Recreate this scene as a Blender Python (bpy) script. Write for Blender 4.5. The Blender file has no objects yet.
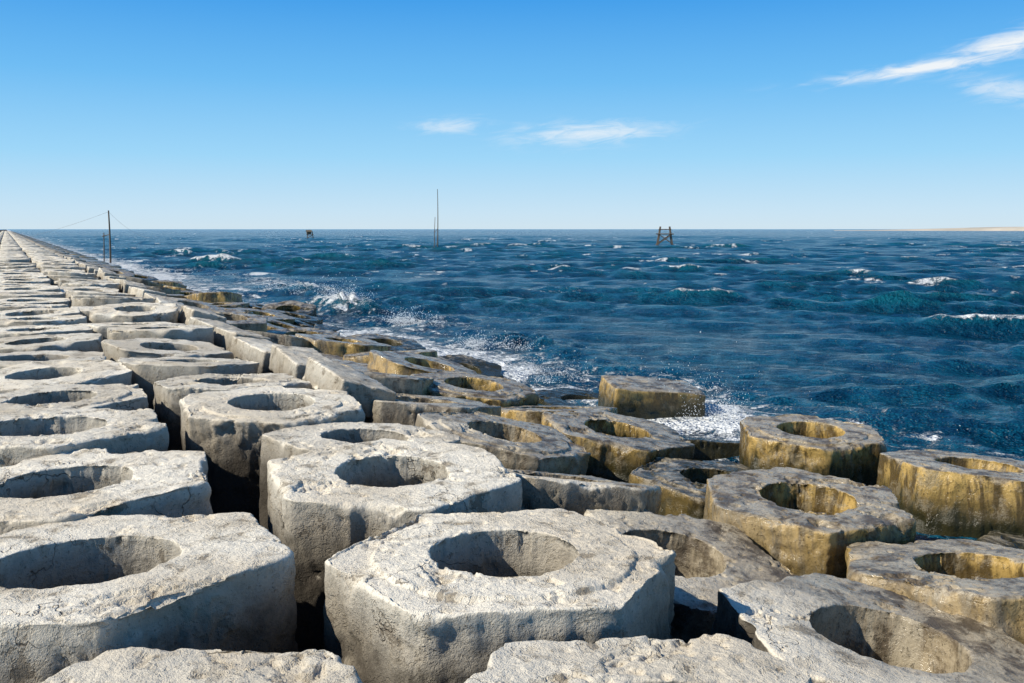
import bpy, math, random
import numpy as np
from mathutils import Vector, Matrix
rng=np.random.RandomState(7); random.seed(7)
S=1.6; SEA=-0.98
scene=bpy.context.scene
scene.view_settings.view_transform='Standard'
try: scene.view_settings.look='None'
except: pass
scene.view_settings.exposure=0
HEAD=math.radians(27.9)
def T(x,y): return (1.042*x, 1.132*y+.156*x)

# ---------- noise ----------
TAB=rng.uniform(-1,1,(64,64,64))
def vn(P):
    i=np.floor(P).astype(int); f=P-i; f=f*f*f*(f*(f*6-15)+10)
    i0=i&63; i1=(i+1)&63
    x0,y0,z0=i0[...,0],i0[...,1],i0[...,2]; x1,y1,z1=i1[...,0],i1[...,1],i1[...,2]
    fx,fy,fz=f[...,0],f[...,1],f[...,2]
    def l(a,b,t): return a+(b-a)*t
    return l(l(l(TAB[x0,y0,z0],TAB[x1,y0,z0],fx),l(TAB[x0,y1,z0],TAB[x1,y1,z0],fx),fy),
             l(l(TAB[x0,y0,z1],TAB[x1,y0,z1],fx),l(TAB[x0,y1,z1],TAB[x1,y1,z1],fx),fy),fz)
def fbm(P,o=4,g=0.5):
    s=0;a=1
    for k in range(o):
        s=s+a*vn(P*(2.03**k)+17.3*k); a*=g
    return s
def sstep(a,b,x):
    t=np.clip((x-a)/(b-a),0,1); return t*t*(3-2*t)

# ---------- node helpers ----------
def newmat(name):
    m=bpy.data.materials.new(name); m.use_nodes=True
    nt=m.node_tree; nt.nodes.clear()
    out=nt.nodes.new('ShaderNodeOutputMaterial')
    b=nt.nodes.new('ShaderNodeBsdfPrincipled'); nt.links.new(b.outputs[0],out.inputs[0])
    return m,nt,b,out
class NB:
    def __init__(s,nt): s.nt=nt
    def L(s,a,b): s.nt.links.new(a,b)
    def inp(s,sock,v):
        if isinstance(v,bpy.types.NodeSocket): s.L(v,sock)
        elif isinstance(v,(tuple,list)) and len(v)==3 and sock.type=='RGBA': sock.default_value=(*v,1)
        else: sock.default_value=v
    def math(s,op,a,b=0.0,c=0.0,clamp=False):
        n=s.nt.nodes.new('ShaderNodeMath'); n.operation=op; n.use_clamp=clamp
        s.inp(n.inputs[0],a); s.inp(n.inputs[1],b); s.inp(n.inputs[2],c); return n.outputs[0]
    def noise(s,vec,scale,detail=4,rough=0.5,dist=0.0):
        n=s.nt.nodes.new('ShaderNodeTexNoise'); s.L(vec,n.inputs['Vector'])
        n.inputs['Scale'].default_value=scale; n.inputs['Detail'].default_value=detail
        n.inputs['Roughness'].default_value=rough; n.inputs['Distortion'].default_value=dist
        return n.outputs[0]
    def ramp(s,v,a,b,lo=0.0,hi=1.0):
        n=s.nt.nodes.new('ShaderNodeMapRange'); n.interpolation_type='SMOOTHSTEP'
        s.inp(n.inputs[0],v); n.inputs[1].default_value=a; n.inputs[2].default_value=b
        n.inputs[3].default_value=lo; n.inputs[4].default_value=hi; return n.outputs[0]
    def mix(s,f,a,b,blend='MIX'):
        n=s.nt.nodes.new('ShaderNodeMix'); n.data_type='RGBA'; n.blend_type=blend
        s.inp(n.inputs[0],f); s.inp(n.inputs[6],a); s.inp(n.inputs[7],b); return n.outputs[2]
    def mapping(s,vec,scale=(1,1,1),rot=(0,0,0),loc=(0,0,0)):
        n=s.nt.nodes.new('ShaderNodeMapping'); s.L(vec,n.inputs[0])
        n.inputs['Scale'].default_value=scale; n.inputs['Rotation'].default_value=rot; n.inputs['Location'].default_value=loc
        return n.outputs[0]
    def bump(s,h,strength,dist,normal=None):
        n=s.nt.nodes.new('ShaderNodeBump'); s.L(h,n.inputs['Height'])
        s.inp(n.inputs['Strength'],strength); n.inputs['Distance'].default_value=dist
        if normal is not None: s.L(normal,n.inputs['Normal'])
        return n.outputs[0]

# ---------- concrete material ----------
def concrete():
    m,nt,b,out=newmat('weathered_concrete'); q=NB(nt)
    geo=nt.nodes.new('ShaderNodeNewGeometry'); P=geo.outputs['Position']
    sp=nt.nodes.new('ShaderNodeSeparateXYZ'); q.L(P,sp.inputs[0])
    sn=nt.nodes.new('ShaderNodeSeparateXYZ'); q.L(geo.outputs['Normal'],sn.inputs[0])
    oi=nt.nodes.new('ShaderNodeObjectInfo')
    big=q.noise(P,0.9,2,0.55); mid=q.noise(P,4.5,5,0.70,0.2); fine=q.noise(P,36,4,0.80)
    scale_=q.ramp(mid,0.535,0.56)
    scale2=q.ramp(mid,0.60,0.63)
    c=q.mix(q.ramp(big,0.36,0.58),(0.78,0.685,0.535),(0.95,0.87,0.72))
    c=q.mix(q.math('MULTIPLY',scale_,.36),c,(0.50,0.415,0.29))
    c=q.mix(q.math('MULTIPLY',scale2,.65),c,(0.23,0.18,0.12))
    c=q.mix(q.ramp(fine,0.57,0.68,0,0.7),c,(0.22,0.17,0.11))
    vo=nt.nodes.new('ShaderNodeTexVoronoi'); vo.feature='DISTANCE_TO_EDGE'; vo.inputs['Scale'].default_value=1.2
    dn=nt.nodes.new('ShaderNodeTexNoise'); q.L(P,dn.inputs['Vector']); dn.inputs['Scale'].default_value=3; dn.inputs['Detail'].default_value=4
    va=nt.nodes.new('ShaderNodeVectorMath'); va.operation='MULTIPLY_ADD'; q.L(dn.outputs['Color'],va.inputs[0]); va.inputs[1].default_value=(0.8,0.8,0.8); q.L(P,va.inputs[2])
    q.L(va.outputs[0],vo.inputs['Vector'])
    crack=q.math('MULTIPLY',q.ramp(vo.outputs['Distance'],0.0,0.008,1,0),q.ramp(big,0.53,0.59))
    c=q.mix(q.math('MULTIPLY',crack,0.65),c,(0.14,0.10,0.07))
    tint=q.ramp(oi.outputs['Random'],0,1,0.82,1.03)
    cc=nt.nodes.new('ShaderNodeCombineColor'); 
    for i in range(3): q.L(tint,cc.inputs[i])
    c=q.mix(1.0,c,cc.outputs[0],'MULTIPLY')
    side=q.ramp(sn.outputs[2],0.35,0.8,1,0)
    side_shade=q.math('MULTIPLY',side,q.ramp(q.math('ADD',sp.outputs[2],q.math('MULTIPLY',q.math('SUBTRACT',mid,.5),.6)),0.03,-0.48,0.34,0.98))
    c=q.mix(side_shade,c,(0.042,0.032,0.021))  # shade painted into hole walls and block sides, deeper towards the bottom
    wx=q.math('ADD',sp.outputs[0],q.math('MULTIPLY',q.math('SUBTRACT',q.noise(P,0.7,3,0.6),0.5),3.0))
    wet=q.ramp(wx,2.75,4.3)
    streak=q.noise(q.mapping(P,(2.6,2.6,0.6)),2.2,4,0.65,0.6)
    wtop=q.mix(q.ramp(mid,0.42,0.60),(0.42,0.35,0.245),(0.13,0.10,0.066))
    wtop=q.mix(q.ramp(streak,0.50,0.60,0,0.7),wtop,(0.50,0.43,0.31))
    gold=q.mix(q.ramp(streak,0.42,0.58),(0.62,0.41,0.13),(0.12,0.08,0.028))
    gold=q.mix(q.ramp(mid,0.53,0.60,0,0.6),gold,(0.34,0.275,0.17))
    gfac=q.math('MULTIPLY',side,q.ramp(sp.outputs[0],4.0,5.4))
    wc=q.mix(gfac,wtop,gold)
    wc=q.mix(q.ramp(fine,0.53,0.66,0,0.75),wc,(0.045,0.036,0.02))
    lowz=q.math('ADD',sp.outputs[2],q.math('MULTIPLY',q.math('SUBTRACT',streak,.5),.9))
    alg=q.math('MULTIPLY',q.ramp(lowz,-.55,-.86,0,.97),q.ramp(sp.outputs[0],4.0,5.5))
    wc=q.mix(alg,wc,(0.024,0.024,0.009))
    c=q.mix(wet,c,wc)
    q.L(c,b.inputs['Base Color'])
    wr=q.ramp(mid,0.38,0.62,0.13,0.42)
    r=nt.nodes.new('ShaderNodeMix'); r.data_type='FLOAT'; q.L(wet,r.inputs[0]); r.inputs[2].default_value=0.92; q.L(wr,r.inputs[3])
    q.L(r.outputs[0],b.inputs['Roughness'])
    h=q.math('ADD',q.math('MULTIPLY',mid,0.5),q.math('MULTIPLY',fine,0.55))
    h=q.math('SUBTRACT',h,q.math('MULTIPLY',q.math('ADD',scale_,scale2),0.16))
    h=q.math('SUBTRACT',h,q.math('MULTIPLY',crack,0.35))
    q.L(q.bump(h,q.ramp(wet,0,1,0.9,0.5),0.036),b.inputs['Normal'])
    return m
CON=concrete()

def simple(name,col,rough=0.85,col2=None,scale=8,bump=0.01):
    m,nt,b,out=newmat(name); q=NB(nt)
    geo=nt.nodes.new('ShaderNodeNewGeometry'); n=q.noise(geo.outputs['Position'],scale,4,0.6)
    q.L(q.mix(q.ramp(n,0.35,0.65),col,col2 or tuple(x*0.6 for x in col)),b.inputs['Base Color'])
    b.inputs['Roughness'].default_value=rough
    q.L(q.bump(n,0.8,bump),b.inputs['Normal']); return m

# ---------- mesh building ----------
def mesh_from(name,V,F,mat,smooth=True):
    me=bpy.data.meshes.new(name)
    V=np.asarray(V,dtype=np.float32); F=np.asarray(F,dtype=np.int32)
    me.vertices.add(len(V)); me.vertices.foreach_set('co',V.ravel())
    me.loops.add(F.size); me.loops.foreach_set('vertex_index',F.ravel())
    me.polygons.add(len(F)); k=F.shape[1]
    me.polygons.foreach_set('loop_start',np.arange(0,F.size,k,dtype=np.int32))
    try: me.polygons.foreach_set('loop_total',np.full(len(F),k,dtype=np.int32))
    except Exception: pass
    me.update(calc_edges=True); me.validate()
    me.polygons.foreach_set('use_smooth',np.full(len(me.polygons),smooth))
    me.materials.append(mat); me.update(); return me
def add(name,me,loc=(0,0,0),rot=(0,0,0),scale=(1,1,1),parent=None):
    o=bpy.data.objects.new(name,me); scene.collection.objects.link(o)
    o.location=loc; o.rotation_euler=rot; o.scale=scale
    if parent: o.parent=parent
    return o
def block_geo(seed,na,nw,nt_,ne,H=1.0,flat=0.775,rh=0.385,detail=1.0,lip=False):
    r=np.random.RandomState(seed); off=r.uniform(0,60,3)
    th=np.linspace(0,2*np.pi,na,endpoint=False)
    dists=flat*(1+r.uniform(-.025,.025,6)); angs=np.radians(np.arange(6)*60+r.uniform(-2.5,2.5,6))
    k=170
    acc=0*th
    for dd,an in zip(dists,angs):
        cs=np.cos(th-an); rad=np.where(cs>.2,dd/np.maximum(cs,.2),10.)
        acc=acc+np.exp(-k*np.minimum(rad,3))
    for ci in range(6):
        an=np.radians(ci*60+30); cs=np.cos(th-an); dd=r.uniform(.86,.89)
        rad=np.where(cs>.2,dd/np.maximum(cs,.2),10.); acc=acc+np.exp(-k*np.minimum(rad,3))
    Ro=-np.log(acc)/k
    C=np.stack([np.cos(th)*1.3,np.sin(th)*1.3,0*th],-1)+off
    C2=np.stack([np.cos(th)*5,np.sin(th)*5,0*th],-1)+off
    Ro=Ro*(1+0.010*vn(C))+0.008*fbm(C2,4,.6)*detail-0.10*np.maximum(0,vn(C2*.8+11)-.45)
    Rh=rh*(1+0.025*vn(C+9))+0.006*fbm(C2*0.8+5,4,.6)*detail
    bo=np.clip(0.016+0.018*fbm(C2*1.5+3,4,.6)+0.22*np.maximum(0,vn(C2*0.7+30)-0.38),0.007,0.18)
    bi=np.clip(0.010+0.012*fbm(C2*1.2+8,3)+0.08*np.maximum(0,vn(C2*0.4+50)-0.4),0.006,0.07)
    rows=[]; nor=[]
    def put(rr,zz,nr,nz): rows.append((rr,zz+0*rr)); nor.append((nr+0*rr,nz+0*rr))
    for i in range(nw):
        t=i/(nw); put(Rh+0.03*(1-t),-H+(H-bi)*t,-1,0)
    for i in range(ne):
        ph=(i+0.5)/ne*np.pi/2; put(Rh+bi-bi*np.cos(ph),-bi+bi*np.sin(ph),-np.cos(ph),np.sin(ph))
    for i in range(nt_+1):
        t=i/nt_; rr=(Rh+bi)+(Ro-bo-Rh-bi)*t
        z=0*rr
        if lip: z=z-0.018*sstep(0.635,0.65,rr+.03*vn(C2*.5))*sstep(-.3,.0,vn(C*1.2+4))
        put(rr,z,0,1)
    lz=-0.01 if lip else 0
    for i in range(ne):
        ph=(i+0.5)/ne*np.pi/2; put(Ro-bo+bo*np.sin(ph),lz-bo+bo*np.cos(ph),np.sin(ph),np.cos(ph))
    for i in range(nw+1):
        t=(i/nw)**1.2; put(Ro+0.0*t,lz-bo-(H-bo+lz)*t,1,0)
    Rr=np.array([x[0] for x in rows]); Zz=np.array([x[1] for x in rows])
    Nr=np.array([x[0] for x in nor]); Nz=np.array([x[1] for x in nor])
    X=Rr*np.cos(th); Y=Rr*np.sin(th)
    P=np.stack([X,Y,Zz],-1)+off
    N=np.stack([Nr*np.cos(th),Nr*np.sin(th),Nz],-1)
    pl=fbm(P*3.3+70,5,.6)
    d=0.010*fbm(P*2.2,3)+detail*(0.005*fbm(P*9,5,0.66)-0.045*np.maximum(0,vn(P*15+40)-0.62)-0.016*sstep(.58,.66,pl)-0.02*sstep(.98,1.06,pl))
    d=d+detail*0.010*vn(np.stack([X*1.5,Y*1.5,Zz*14],-1)+off)*(1-Nz)
    V=np.stack([X,Y,Zz],-1)+N*d[...,None]
    nr=V.shape[0]; V=V.reshape(-1,3)
    i=np.arange(nr)[:,None]; j=np.arange(na)[None,:]
    i2=(i+1)%nr; j2=(j+1)%na
    F=np.stack([i*na+j,i2*na+j+0*i,i2*na+j2,i*na+j2],-1).reshape(-1,4)
    return V,F[:, ::-1]
def orient_check(V,F):
    a,b,c=V[F[:,0]],V[F[:,1]],V[F[:,2]]
    n=np.cross(b-a,c-a); top=(np.abs(n[:,2])>np.abs(n[:,0])+np.abs(n[:,1]))&(a[:,2]>-0.2)
    if n[top,2].sum()<0: F=F[:,::-1]
    return F
def block_mesh(name,seed,q,**k):
    if q==2: V,F=block_geo(seed,320,32,60,8,**k)
    elif q==1: V,F=block_geo(seed,110,12,16,4,**k)
    F=orient_check(V,F)
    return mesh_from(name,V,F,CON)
HI=[block_mesh('block_hi_%d'%i,20+i,2,lip=(i in(0,5)),rh=[.395,.38,.385,.36,.375,.365,.37,.375][i%8]) for i in range(8)]
MD=[block_mesh('block_md_%d'%i,60+i,1,lip=(i in(1,)),rh=[.38,.35,.385,.36,.34,.365][i%6]) for i in range(8)]

def slab_mesh(name,lx,ly,lz,seed,n=40):
    import bmesh
    off=np.random.RandomState(seed).uniform(0,50,3)
    Vs=[];Fs=[];base=0
    for ax in range(3):
        for sg in(-1,1):
            u=np.linspace(-1,1,n); A,B=np.meshgrid(u,u,indexing='ij')
            c=[None]*3; c[ax]=np.full_like(A,sg); c[(ax+1)%3]=A; c[(ax+2)%3]=B
            P=np.stack(c,-1).reshape(-1,3)
            Vs.append(P); i,j=np.meshgrid(np.arange(n-1),np.arange(n-1),indexing='ij')
            f=np.stack([i*n+j,(i+1)*n+j,(i+1)*n+j+1,i*n+j+1],-1).reshape(-1,4)+base
            if sg<0: f=f[:,::-1]
            Fs.append(f); base+=n*n
    V=np.concatenate(Vs); F=np.concatenate(Fs)
    half=np.array([lx,ly,lz])/2
    P=V*half; rad=0.03
    core=np.clip(P,-(half-rad),(half-rad)); dv=P-core; ln=np.linalg.norm(dv,axis=1,keepdims=True)
    Nn=dv/np.maximum(ln,1e-6); P=core+Nn*rad
    d=0.012*fbm(P*2+off,3)+0.010*fbm(P*9+off,3)-0.05*np.maximum(0,vn(P*7+off)-0.5)
    P=P+Nn*d[:,None]
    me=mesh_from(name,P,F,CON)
    bm=bmesh.new(); bm.from_mesh(me); bmesh.ops.remove_doubles(bm,verts=bm.verts,dist=0.0005); bm.to_mesh(me); bm.free()
    return me

# ---------- placement ----------
cnt=[0]
def put(N,D,z,q,tx=0,ty=0,rz=0,sc=1,v=None):
    lib=HI if q==2 else MD
    me=lib[(cnt[0] if v is None else v)%len(lib)]; cnt[0]+=1
    x,y=T(N*S,D*S)
    if not isinstance(sc,tuple): sc=(sc,sc,1)
    return add('concrete_block',me,(x,y,z),(math.radians(tx),math.radians(ty),math.radians(rz)),sc)
R=random.uniform
for i,(n,d,z) in enumerate([(.16,.62,0),(.13,1.63,-.05),(.15,2.70,0.0),(.15,3.67,-.02),(.12,4.64,.03),(.19,5.57,-.02)]):
    put(n,d,z,2,R(-2.5,2.5),R(-2,2),[0,60,4,-5,3,60][i]+R(-3,3),(1.16,1.05,1),v=i)
for i,(n,d,z,rz,tx,ty,s) in enumerate([(1.2,.2,0,0,0,0,1),(1.10,1.13,-.03,10,1,1,1),(1.26,2.07,0.01,8,-1.5,1,1),(1.32,3.06,0.0,-6,2,1,1),(1.52,3.88,-.10,9,-1,4,.93),(1.27,4.68,0.0,-5,2,1,1),(1.25,5.62,-.04,6,-2,2,1)]):
    put(n,d,z,2,tx,ty,rz,s,v=i+3)
for i,(n,d,z,rz,tx,ty) in enumerate([(2.2,.40,-.38,0,2,4),(2.32,1.44,-.46,-22,1,8),(2.27,2.38,-.52,-6,7,6),(2.28,3.2,-.36,14,-5,13),(2.52,4.12,-.36,-4,4,11),(2.42,5.05,-.30,5,-3,8)]):
    put(n,d,z,2,tx,ty,rz,v=i+1)
for i,(n,d,z,rz,tx,ty,s) in enumerate([(3.1,.6,-.45,0,0,5,1),(3.14,1.62,-.48,12,-6,4,.95),(3.22,2.46,-.45,-35,2,2,.93),(3.5,3.3,-.74,8,3,5,.97),(3.47,4.2,-.56,-12,4,8,.97),(3.5,5.05,-.60,15,-6,6,1),(3.25,5.8,-.45,0,5,5,1)]):
    put(n,d,z,2,tx,ty,rz,s,v=i+2)
for i,(n,d,z,rz,tx,ty,s) in enumerate([(4.2,.6,-.6,0,0,5,1),(4.05,1.55,-.84,10,6,8,1),(4.57,2.37,-.50,-25,-4,4,.93),(4.36,3.32,-.46,-35,2,1,.86),(4.35,4.35,-.94,12,-7,9,.95),(4.5,5.9,-.94,-8,5,6,.95),(5.5,1.9,-.95,4,3,9,1)]):
    put(n,d,z,2,tx,ty,rz,s,v=i+5)
for row,(n0,z0,ty0,dst) in enumerate([(.17,0,0,6.5),(1.20,0,1,6.60),(2.45,-.34,9,6.0),(3.3,-.52,6,6.75),(4.2,-.78,7,6.8)]):
    d=dst
    while d<30:
        n=n0+R(-.06,.06)*(1+row*.3)
        z=z0+R(-.05,.05)*(1+row*.8)-(0.018*max(0,d-11) if row>=3 else 0)
        if not(row==4 and (R(0,1)<.35)) and z>-1.15:
            put(n,d,z,1,R(-2.5,2.5)*(1+row*1.0),ty0+R(-2.5,2.5)*(1+row*.8),R(-8,8)*(1+row*.8),(1.12,1,1) if row==0 else 1)
        d+=.985+R(-.03,.04)
for n0 in(-.95,-1.98):
    d=-1.5
    while d<30:
        put(n0+R(-.03,.03),d,R(-.03,.03),1,R(-1,1),R(-1,1),R(-5,5)); d+=.985
for n0 in(.15,1.15,2.2,3.1):
    d=-1.6
    while d<(-.35):
        put(n0,d,-.14*max(0,n0-1.1),1,0,0,R(-5,5)); d+=.98
Vf=[];Ff=[];base=0
lows=[]
for s in range(4):
    V,F=block_geo(90+s,30,1,2,1,detail=0.3); F=orient_check(V,F); lows.append((V,F))
for row,(n0,z0,ty) in enumerate([(-.90,0,0),(.17,0,0),(1.18,0,1),(2.3,-.34,6),(3.2,-.62,6)]):
    d=30.5+R(0,.5)
    while d<520:
        V,F=lows[random.randrange(4)]
        a=math.radians(R(-6,6)); M=np.array(Matrix.Rotation(math.radians(ty+R(-2,2)),3,'Y')@Matrix.Rotation(a,3,'Z'))
        x,y=T((n0+R(-.05,.05))*S,d*S)
        W=V@M.T+np.array([x,y,z0+R(-.05,.05)])
        Vf.append(W);Ff.append(F+base);base+=len(V)
        d+=.985 if d<200 else 1.0
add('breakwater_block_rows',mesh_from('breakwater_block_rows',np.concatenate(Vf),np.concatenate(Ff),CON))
sl=[slab_mesh('slab_%d'%i,.60,1.66,.34,i+5) for i in range(4)]
d=5.35;i=0
while d<34:
    x,y=T((1.94+R(-.05,.05))*S,d*S)
    add('concrete_slab',sl[i%4],(x,y,-.19+R(-.05,.05)),(math.radians(R(-3,3)),math.radians(14+R(-6,6)),math.radians(R(-5,5))),(R(.9,1.05),R(.94,1),1))
    d+=.985;i+=1
x,y=T(4.70*S,5.25*S)
add('concrete_slab',slab_mesh('slab_big',1.28,.95,.75,44),(x,y,-.92),(math.radians(3),math.radians(5),math.radians(-20)))

# ---------- ground ----------
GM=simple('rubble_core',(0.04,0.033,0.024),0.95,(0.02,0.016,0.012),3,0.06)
xs=np.concatenate([np.array([-4000,-1500,-500,-150,-50,-20]),np.linspace(-10,14,60),np.array([20,40,100,400,4000])])
ys=np.concatenate([np.array([-3000,-800,-200,-50,-20]),np.linspace(-8,60,140),np.array([90,150,300,700,1500,4000])])
A,B=np.meshgrid(xs,ys,indexing='ij')
Z=np.where(A<2.8,-.95,-.95-(A-2.8)*.20); Z=np.maximum(Z,-6)
Z=Z+np.where((A>-12)&(A<14),0.06*fbm(np.stack([A*2,B*2,0*A],-1),3),0)
n0,n1=A.shape; i,j=np.meshgrid(np.arange(n0-1),np.arange(n1-1),indexing='ij')
F=np.stack([i*n1+j,(i+1)*n1+j,(i+1)*n1+j+1,i*n1+j+1],-1).reshape(-1,4)
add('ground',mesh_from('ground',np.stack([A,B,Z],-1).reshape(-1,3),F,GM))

# ---------- sea ----------
def sea():
    az=np.radians(np.concatenate([np.linspace(-60,-6,60,endpoint=False),np.linspace(-6,62,760,endpoint=False),np.linspace(62,200,130)]))
    rr=3.0*1.0085**np.arange(0,610); r1=rr[-1]
    rr=np.concatenate([rr,r1*1.05**np.arange(1,90)])
    Rr,Az=np.meshgrid(rr,az,indexing='ij')
    X=Rr*np.sin(Az);Y=Rr*np.cos(Az)
    step=Rr*0.0085
    r=np.random.RandomState(3)
    dz=np.zeros_like(X);dx=np.zeros_like(X);dy=np.zeros_like(X)
    main=math.atan2(-.74,-.67)
    nW=120
    for k in range(nW):
        lam=0.35*(9.5/0.35)**(k/(nW-1))*r.uniform(.95,1.05)
        a=main+r.normal(0,.36 if lam>4 else (.48 if lam>2 else .70))
        amp=.0130*min(lam,2.0+.15*max(0,lam-2.0))*r.uniform(.5,1.4)
        kk=2*np.pi/lam; cx,cy=math.cos(a),math.sin(a); ph=r.uniform(0,6.28)
        att=sstep(1.9,3.2,lam/step)
        arg=kk*(X*cx+Y*cy)+ph
        c=np.cos(arg)*amp*att; s=np.sin(arg)*amp*att
        dz+=c; dx-=s*cx*.8; dy-=s*cy*.8
    grp=.85+.55*fbm(np.stack([X*.06,Y*.06,0*X],-1),3)
    sh=sstep(6.0,13.0,X)*.8+.2
    dz*=grp*sh;dx*=grp*sh;dy*=grp*sh
    X0=8.7-2.2*sstep(16,38,Y)-1.2*sstep(45,130,Y)
    wob=fbm(np.stack([X*.3,Y*.3,0*X+3],-1),3)
    dist=X-X0+wob*1.6
    bumps=[(*T(9.3,25),.34,.8,1.4),(*T(9.9,27.5),.22,.7,1.6),(*T(10.5,34),.22,.9,3),(*T(10,15),.15,.8,1.6),(*T(9.6,20),.15,.7,1.4)]
    for (bx,by,h,sx,sy) in bumps:
        g=h*np.exp(-((X-bx)/sx)**2-((Y-by)/sy)**2)
        dz+=g*(1+.8*fbm(np.stack([X*2.5,Y*2.5,0*X],-1),3))
    Z=SEA+dz
    pn=fbm(np.stack([X*.3,Y*.3,0*X+8],-1),3)
    white=sstep(.20,.35,dz)*sstep(-.05,.5,pn)*.76*sstep(9,13,X)
    surfw=.85+2.4*sstep(20,50,Y)
    shore=(np.exp(-(dist/surfw)**2)*.62*(.28+.72*sstep(-.2,.4,wob)+.5*sstep(30,60,Y)))+.28*np.exp(-np.maximum(dist,0)/4.5)
    br=0
    for (x_,y_,h,sx,sy) in [(9.3,25.3,.65,1.0,2.2),(9.9,27.5,.4,1,2),(9.6,20,.36,1.1,2.2),(9.3,15,.18,1.2,1.6),(10.8,34,.45,1.6,7),(8.3,8.3,.45,.9,1.4),(7.6,6.0,.45,.9,.9),(12,20,.22,3,2),(11.5,44,.45,1.4,8)]:
        bx,by=T(x_,y_); br=br+h*np.exp(-((X-bx)/sx)**2-((Y-by)/sy)**2)
    u=(X*.74+Y*.67); v=(-X*.67+Y*.74)
    cr_=fbm(np.stack([u*1.1,v*.40,0*X+20],-1),3)
    far=sstep(.58,.90,cr_)*sstep(-.45,.3,pn)*sstep(20,55,Rr)*.78
    foam=np.clip(white+shore+br+far,0,.95)
    V=np.stack([X+dx,Y+dy,Z],-1).reshape(-1,3)
    n0,n1=X.shape; i,j=np.meshgrid(np.arange(n0-1),np.arange(n1-1),indexing='ij')
    F=np.stack([i*n1+j,i*n1+j+1,(i+1)*n1+j+1,(i+1)*n1+j],-1).reshape(-1,4)
    a,b_,c=V[F[0,0]],V[F[0,1]],V[F[0,2]]
    if np.cross(b_-a,c-a)[2]<0: F=F[:,::-1]
    m,nt,b,out=newmat('sea_water'); q=NB(nt)
    geo=nt.nodes.new('ShaderNodeNewGeometry'); P=geo.outputs['Position']
    at=nt.nodes.new('ShaderNodeAttribute'); at.attribute_name='foam'
    rot=q.mapping(P,(1,1,1),(0,0,math.radians(-48)))
    st=q.mapping(rot,(1.0,.65,1))
    n1_=q.noise(st,1.5,5,.78); n2=q.noise(st,7,3,.65)
    patch=q.noise(P,.05,3,.6)
    col=q.mix(q.ramp(n1_,.40,.60),(0.0006,0.030,0.070),(0.003,0.084,0.150))
    sp=nt.nodes.new('ShaderNodeSeparateXYZ'); q.L(P,sp.inputs[0])
    col=q.mix(q.ramp(sp.outputs[2],SEA+.04,SEA+.34,0,.6),col,(0.006,0.150,0.205))
    col=q.mix(q.ramp(patch,.44,.64,0,.3),col,(0.0005,0.036,0.095))
    fn=q.noise(P,2.8,5,.80,.8)
    fsum=q.math('ADD',at.outputs['Fac'],q.math('MULTIPLY',q.math('SUBTRACT',fn,.5),2.6))
    fm=q.ramp(fsum,.50,.80)
    fm=q.math('MULTIPLY',fm,q.ramp(at.outputs['Fac'],.05,.3))
    col=q.mix(fm,col,(0.84,0.87,0.88))
    q.L(col,b.inputs['Base Color'])
    q.L(q.ramp(fm,0,1,.13,.8),b.inputs['Roughness'])
    b.inputs['IOR'].default_value=1.333; b.inputs['Specular IOR Level'].default_value=.28
    h=q.math('ADD',q.math('MULTIPLY',n1_,.62),q.math('MULTIPLY',n2,.12))
    h=q.math('ADD',h,q.math('MULTIPLY',fm,.06))
    q.L(q.bump(h,1.0,.9),b.inputs['Normal'])
    me=mesh_from('sea',V,F,m)
    att=me.attributes.new('foam','FLOAT','POINT'); att.data.foreach_set('value',foam.reshape(-1).astype(np.float32))
    add('sea',me)
sea()

def spray():
    m,nt,b,out=newmat('sea_spray'); b.inputs['Base Color'].default_value=(.85,.88,.9,1); b.inputs['Roughness'].default_value=.4
    t=np.array([[1,0,0],[-1,0,0],[0,1,0],[0,-1,0],[0,0,1],[0,0,-1]],float)
    f=np.array([[0,2,4],[2,1,4],[1,3,4],[3,0,4],[2,0,5],[1,2,5],[3,1,5],[0,3,5]])
    Vs=[];Fs=[];b0=0; r=np.random.RandomState(5)
    for (x_,y_,w,h,n,sz) in [(8.0,8.0,.5,.38,4200,.0050),(7.5,6.0,.5,.22,900,.0045),(9.3,25.3,.8,.5,5500,.010),(10.3,33,1.5,.3,1500,.012),(7.9,11.5,.6,.25,900,.006),(8.8,15,.8,.25,1200,.008),(9.2,20,.8,.3,1500,.009)]:
        x,y=T(x_,y_)
        for k in range(n):
            jet=r.randint(6); ox=math.sin(jet*2.4+x)*w*.6; oy=math.cos(jet*1.7+y)*w
            hh=r.exponential(h*.33)*(1+.6*math.sin(jet*3.1))
            sp_=.12+.35*hh
            p=np.array([x+ox+r.normal(0,w*sp_*1.2),y+oy+r.normal(0,w*sp_*1.8),SEA+.02+hh])
            s=sz*r.uniform(.3,1.3)*(1.7 if r.rand()<.05 else 1)
            Vs.append(t*s*[1,1,1.3]+p);Fs.append(f+b0);b0+=6
    add('sea_spray',mesh_from('sea_spray',np.concatenate(Vs),np.concatenate(Fs),m))
spray()

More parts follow.
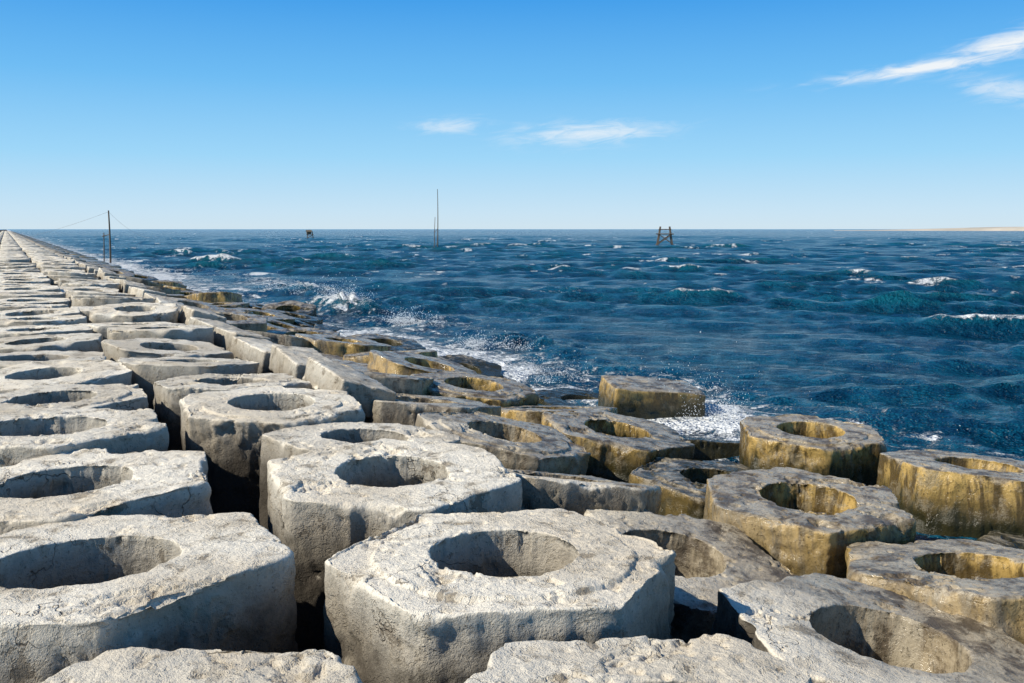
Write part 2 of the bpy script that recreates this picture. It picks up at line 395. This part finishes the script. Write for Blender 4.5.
# ---------- poles / platforms ----------
WOOD=simple('weathered_wood',(0.20,0.15,0.10),.9,(0.09,0.065,0.045),12,.01)
THATCH=simple('thatch',(0.22,0.17,0.11),.95,(0.1,0.08,0.05),20,.02)
def rod(name,a,b,r0,r1,parent,mat=WOOD,n=8,bend=0):
    a=Vector(a);b=Vector(b);d=(b-a);z=d.normalized();x=z.orthogonal().normalized();y=z.cross(x)
    V=[];F=[];K=8
    for k in range(K+1):
        t=k/K;c=a+d*t+Vector((bend*math.sin(t*3.14),bend*.4*math.sin(t*5),0));r=r0+(r1-r0)*t
        for i in range(n):
            an=i/n*6.2832; V.append(c+x*math.cos(an)*r+y*math.sin(an)*r)
    for k in range(K):
        for i in range(n): F.append((k*n+i,k*n+(i+1)%n,(k+1)*n+(i+1)%n,(k+1)*n+i))
    return add(name,mesh_from(name,[tuple(v) for v in V],F,mat),parent=parent)
def empty(name,loc):
    e=bpy.data.objects.new(name,None); scene.collection.objects.link(e); e.location=loc; e.empty_display_size=.5; return e
e=empty('fishing_net_pole',(*T(43.75,87),SEA))
rod('main_pole',(0,0,-2),(.12,0,7.3),.08,.035,e,bend=.08)
rod('second_pole',(-.30,.2,-2),(-.12,.2,4.0),.06,.03,e,bend=-.05)
rod('tie',(-.22,.2,2.2),(.1,0,2.6),.03,.03,e)
rod('tie_2',(-.3,.2,.6),(.05,0,.8),.03,.03,e)
e=empty('mooring_pole',(*T(6.7,69.5),SEA))
rod('post',(0,0,-1.5),(.1,0,4.0),.085,.05,e,bend=.05)
rod('short_post',(-.42,.3,-1.5),(-.28,.3,2.3),.05,.035,e)
rod('crossbar',(-.42,.3,2.0),(.15,0,2.2),.03,.03,e)
def rope(a,b,sag,parent,name):
    a=Vector(a);b=Vector(b)
    cu=bpy.data.curves.new(name,'CURVE'); cu.dimensions='3D'; cu.bevel_depth=.006
    s=cu.splines.new('POLY'); s.points.add(16)
    for i in range(17):
        t=i/16;p=a.lerp(b,t);p.z-=sag*4*t*(1-t); s.points[i].co=(*p,1)
    cu.materials.append(WOOD); add(name,cu,parent=parent)
rope((.1,0,3.9),(-9.5,10,1.0),.3,e,'rope')
rope((.1,0,3.9),(7,30,1.6),.5,e,'rope_2')
def platform(loc,s,yaw,hut):
    e=empty('fishing_platform',loc); e.scale=(s,s,s); e.rotation_euler=(0,0,yaw)
    for i,(x,y) in enumerate([(-1,-.9),(1,-.9),(1,.9),(-1,.9)]):
        rod('leg_%d'%i,(x*1.35,y*1.25,-2),(x*.65,y*.7,2.7),.09,.07,e)
    rod('brace_1',(-1.2,-1.1,.1),(.9,-.95,1.6),.06,.06,e); rod('brace_2',(1.2,-1.1,.1),(-.9,-.95,1.6),.06,.06,e)
    rod('brace_3',(-1.2,1.1,.1),(.9,.95,1.6),.06,.06,e)
    for i in range(9):
        y=-1.0+i*.25; rod('deck_plank_%d'%i,(-1.15,y,1.65),(1.15,y,1.65),.10,.10,e,n=4)
    for i,(a,b) in enumerate([((-.8,-.75,2.3),(.8,-.75,2.3)),((.8,-.75,2.3),(.8,.75,2.3)),((.8,.75,2.3),(-.8,.75,2.3)),((-.8,.75,2.3),(-.8,-.75,2.3))]): rod('rail_%d'%i,a,b,.06,.06,e)
    if hut:
        V=[(-1.1,-.9,1.75),(.3,-.9,1.75),(.3,.9,1.75),(-1.1,.9,1.75),(-1.1,-.9,2.6),(.3,-.9,2.6),(.3,.9,2.6),(-1.1,.9,2.6)]
        add('hut_wall',mesh_from('hut_wall',V,[(0,1,5,4),(1,2,6,5),(2,3,7,6),(3,0,4,7)],THATCH,False),parent=e)
        V=[(-1.3,-1.1,2.5),(.5,-1.1,2.5),(.5,0,3.1),(-1.3,0,3.1),(-1.3,1.1,2.5),(.5,1.1,2.5)]
        add('hut_roof',mesh_from('hut_roof',V,[(0,1,2,3),(3,2,5,4)],THATCH,False),parent=e)
platform((*T(87.6,95),SEA),1.1,-.55,False)
platform((*T(70,215.4),SEA-.2),.82,-.2,True)

# ---------- distant sand bar ----------
SAND=simple('sand',(0.62,0.55,0.45),.95,(0.48,0.43,0.35),.02,.1)
V=[];F=[];n=60
for i in range(n+1):
    t=i/n; a=math.radians(46.5+t*36); d0=1600-300*t
    hh=(.8+5.2*float(sstep(0,.3,t)))*(1+.25*float(vn(np.array([t*9,1.,1.]))))
    for (dd,z) in [(0,SEA-.3),(8,SEA+hh*.6),(50,SEA+hh),(200,SEA+hh*.8),(300,SEA-1)]:
        V.append((math.sin(a)*(d0+dd),math.cos(a)*(d0+dd),z))
for i in range(n):
    for k in range(4): F.append((i*5+k,i*5+k+1,(i+1)*5+k+1,(i+1)*5+k))
add('sand_spit',mesh_from('sand_spit',V,F,SAND))

# ---------- sun / sky ----------
el=math.radians(38)
sd=Vector((-.92,.16,0)).normalized()*math.cos(el)+Vector((0,0,math.sin(el)))
L=bpy.data.lights.new('sun','SUN'); L.energy=5.0; L.angle=math.radians(.5); L.color=(1,.94,.82)
lo=bpy.data.objects.new('sun',L); scene.collection.objects.link(lo)
lo.rotation_euler=sd.to_track_quat('Z','Y').to_euler()
w=bpy.data.worlds.new('World'); scene.world=w; w.use_nodes=True; nt=w.node_tree; nt.nodes.clear(); q=NB(nt)
out=nt.nodes.new('ShaderNodeOutputWorld'); bg=nt.nodes.new('ShaderNodeBackground'); q.L(bg.outputs[0],out.inputs[0])
sky=nt.nodes.new('ShaderNodeTexSky'); sky.sky_type='NISHITA'; sky.sun_disc=False; sky.sun_elevation=el
sky.sun_rotation=math.atan2(sd.x,sd.y); sky.air_density=1.0; sky.dust_density=.3; sky.ozone_density=2.0
STR=.1
tc=nt.nodes.new('ShaderNodeTexCoord'); sp=nt.nodes.new('ShaderNodeSeparateXYZ'); q.L(tc.outputs['Generated'],sp.inputs[0])
X,Y,Z=sp.outputs
azm=q.math('MULTIPLY',q.math('ARCTAN2',X,Y),57.2958)
elv=q.math('MULTIPLY',q.math('ARCSINE',Z),57.2958)
cr=nt.nodes.new('ShaderNodeValToRGB'); q.L(q.math('DIVIDE',elv,60,clamp=True),cr.inputs[0])
stops=[(0,(.64,.79,.89)),(1.0/60,(.58,.78,.93)),(4.2/60,(.34,.68,.96)),(8.5/60,(.155,.51,.92)),(13.2/60,(.050,.345,.84)),(35/60,(.012,.10,.32)),(1,(.008,.045,.17))]
e0=cr.color_ramp.elements
while len(e0)>1: e0.remove(e0[-1])
e0[0].position=stops[0][0]; e0[0].color=(*stops[0][1],1)
for p,c in stops[1:]:
    x=e0.new(p); x.color=(*c,1)
sc=nt.nodes.new('ShaderNodeVectorMath'); sc.operation='SCALE'; q.L(cr.outputs[0],sc.inputs[0]); sc.inputs['Scale'].default_value=1/STR
colr=q.mix(q.ramp(elv,15,55,.95,0.75),sky.outputs[0],sc.outputs[0])
cvec=nt.nodes.new('ShaderNodeCombineXYZ'); q.L(q.math('MULTIPLY',azm,.42),cvec.inputs[0]); q.L(q.math('ADD',q.math('MULTIPLY',elv,2.0),q.math('MULTIPLY',azm,-.2)),cvec.inputs[1])
cn=q.noise(cvec.outputs[0],1.0,6,.62,.9)
def cloud(a0,e0,wa,we,slope,thr,strength):
    da=q.math('SUBTRACT',azm,a0)
    de=q.math('SUBTRACT',q.math('SUBTRACT',elv,e0),q.math('MULTIPLY',da,slope))
    A=q.math('DIVIDE',da,wa);E=q.math('DIVIDE',de,we)
    g=q.math('ADD',q.math('MULTIPLY',A,A),q.math('MULTIPLY',E,E))
    g=q.math('EXPONENT',q.math('MULTIPLY',g,-1))
    v=q.math('ADD',g,q.math('MULTIPLY',q.math('SUBTRACT',cn,.5),2.6))
    return q.math('MULTIPLY',q.math('MULTIPLY',q.ramp(v,thr,thr+1.2),g),strength)
cl=[cloud(32.4,5.6,5.2,.8,.04,.1,.75),cloud(24.3,6.0,2.4,.6,.06,.1,.6),cloud(50.9,8.6,5.5,.42,.10,.0,1.1),cloud(54.8,9.5,2.8,.8,.12,.0,1.1),cloud(54.8,7.2,3.0,.8,-.2,.1,.6)]
s=cl[0]
for c in cl[1:]: s=q.math('MAXIMUM',s,c)
colr=q.mix(s,colr,(8.6,9.1,9.5))
q.L(colr,bg.inputs[0]); bg.inputs[1].default_value=STR

cam=bpy.data.cameras.new('camera'); co=bpy.data.objects.new('camera',cam); scene.collection.objects.link(co)
cam.sensor_width=36; cam.lens=33.4; cam.clip_end=60000; cam.clip_start=.05
co.location=(0,0,1.6); co.rotation_euler=(math.radians(90-6.75),0,-HEAD)
scene.camera=co
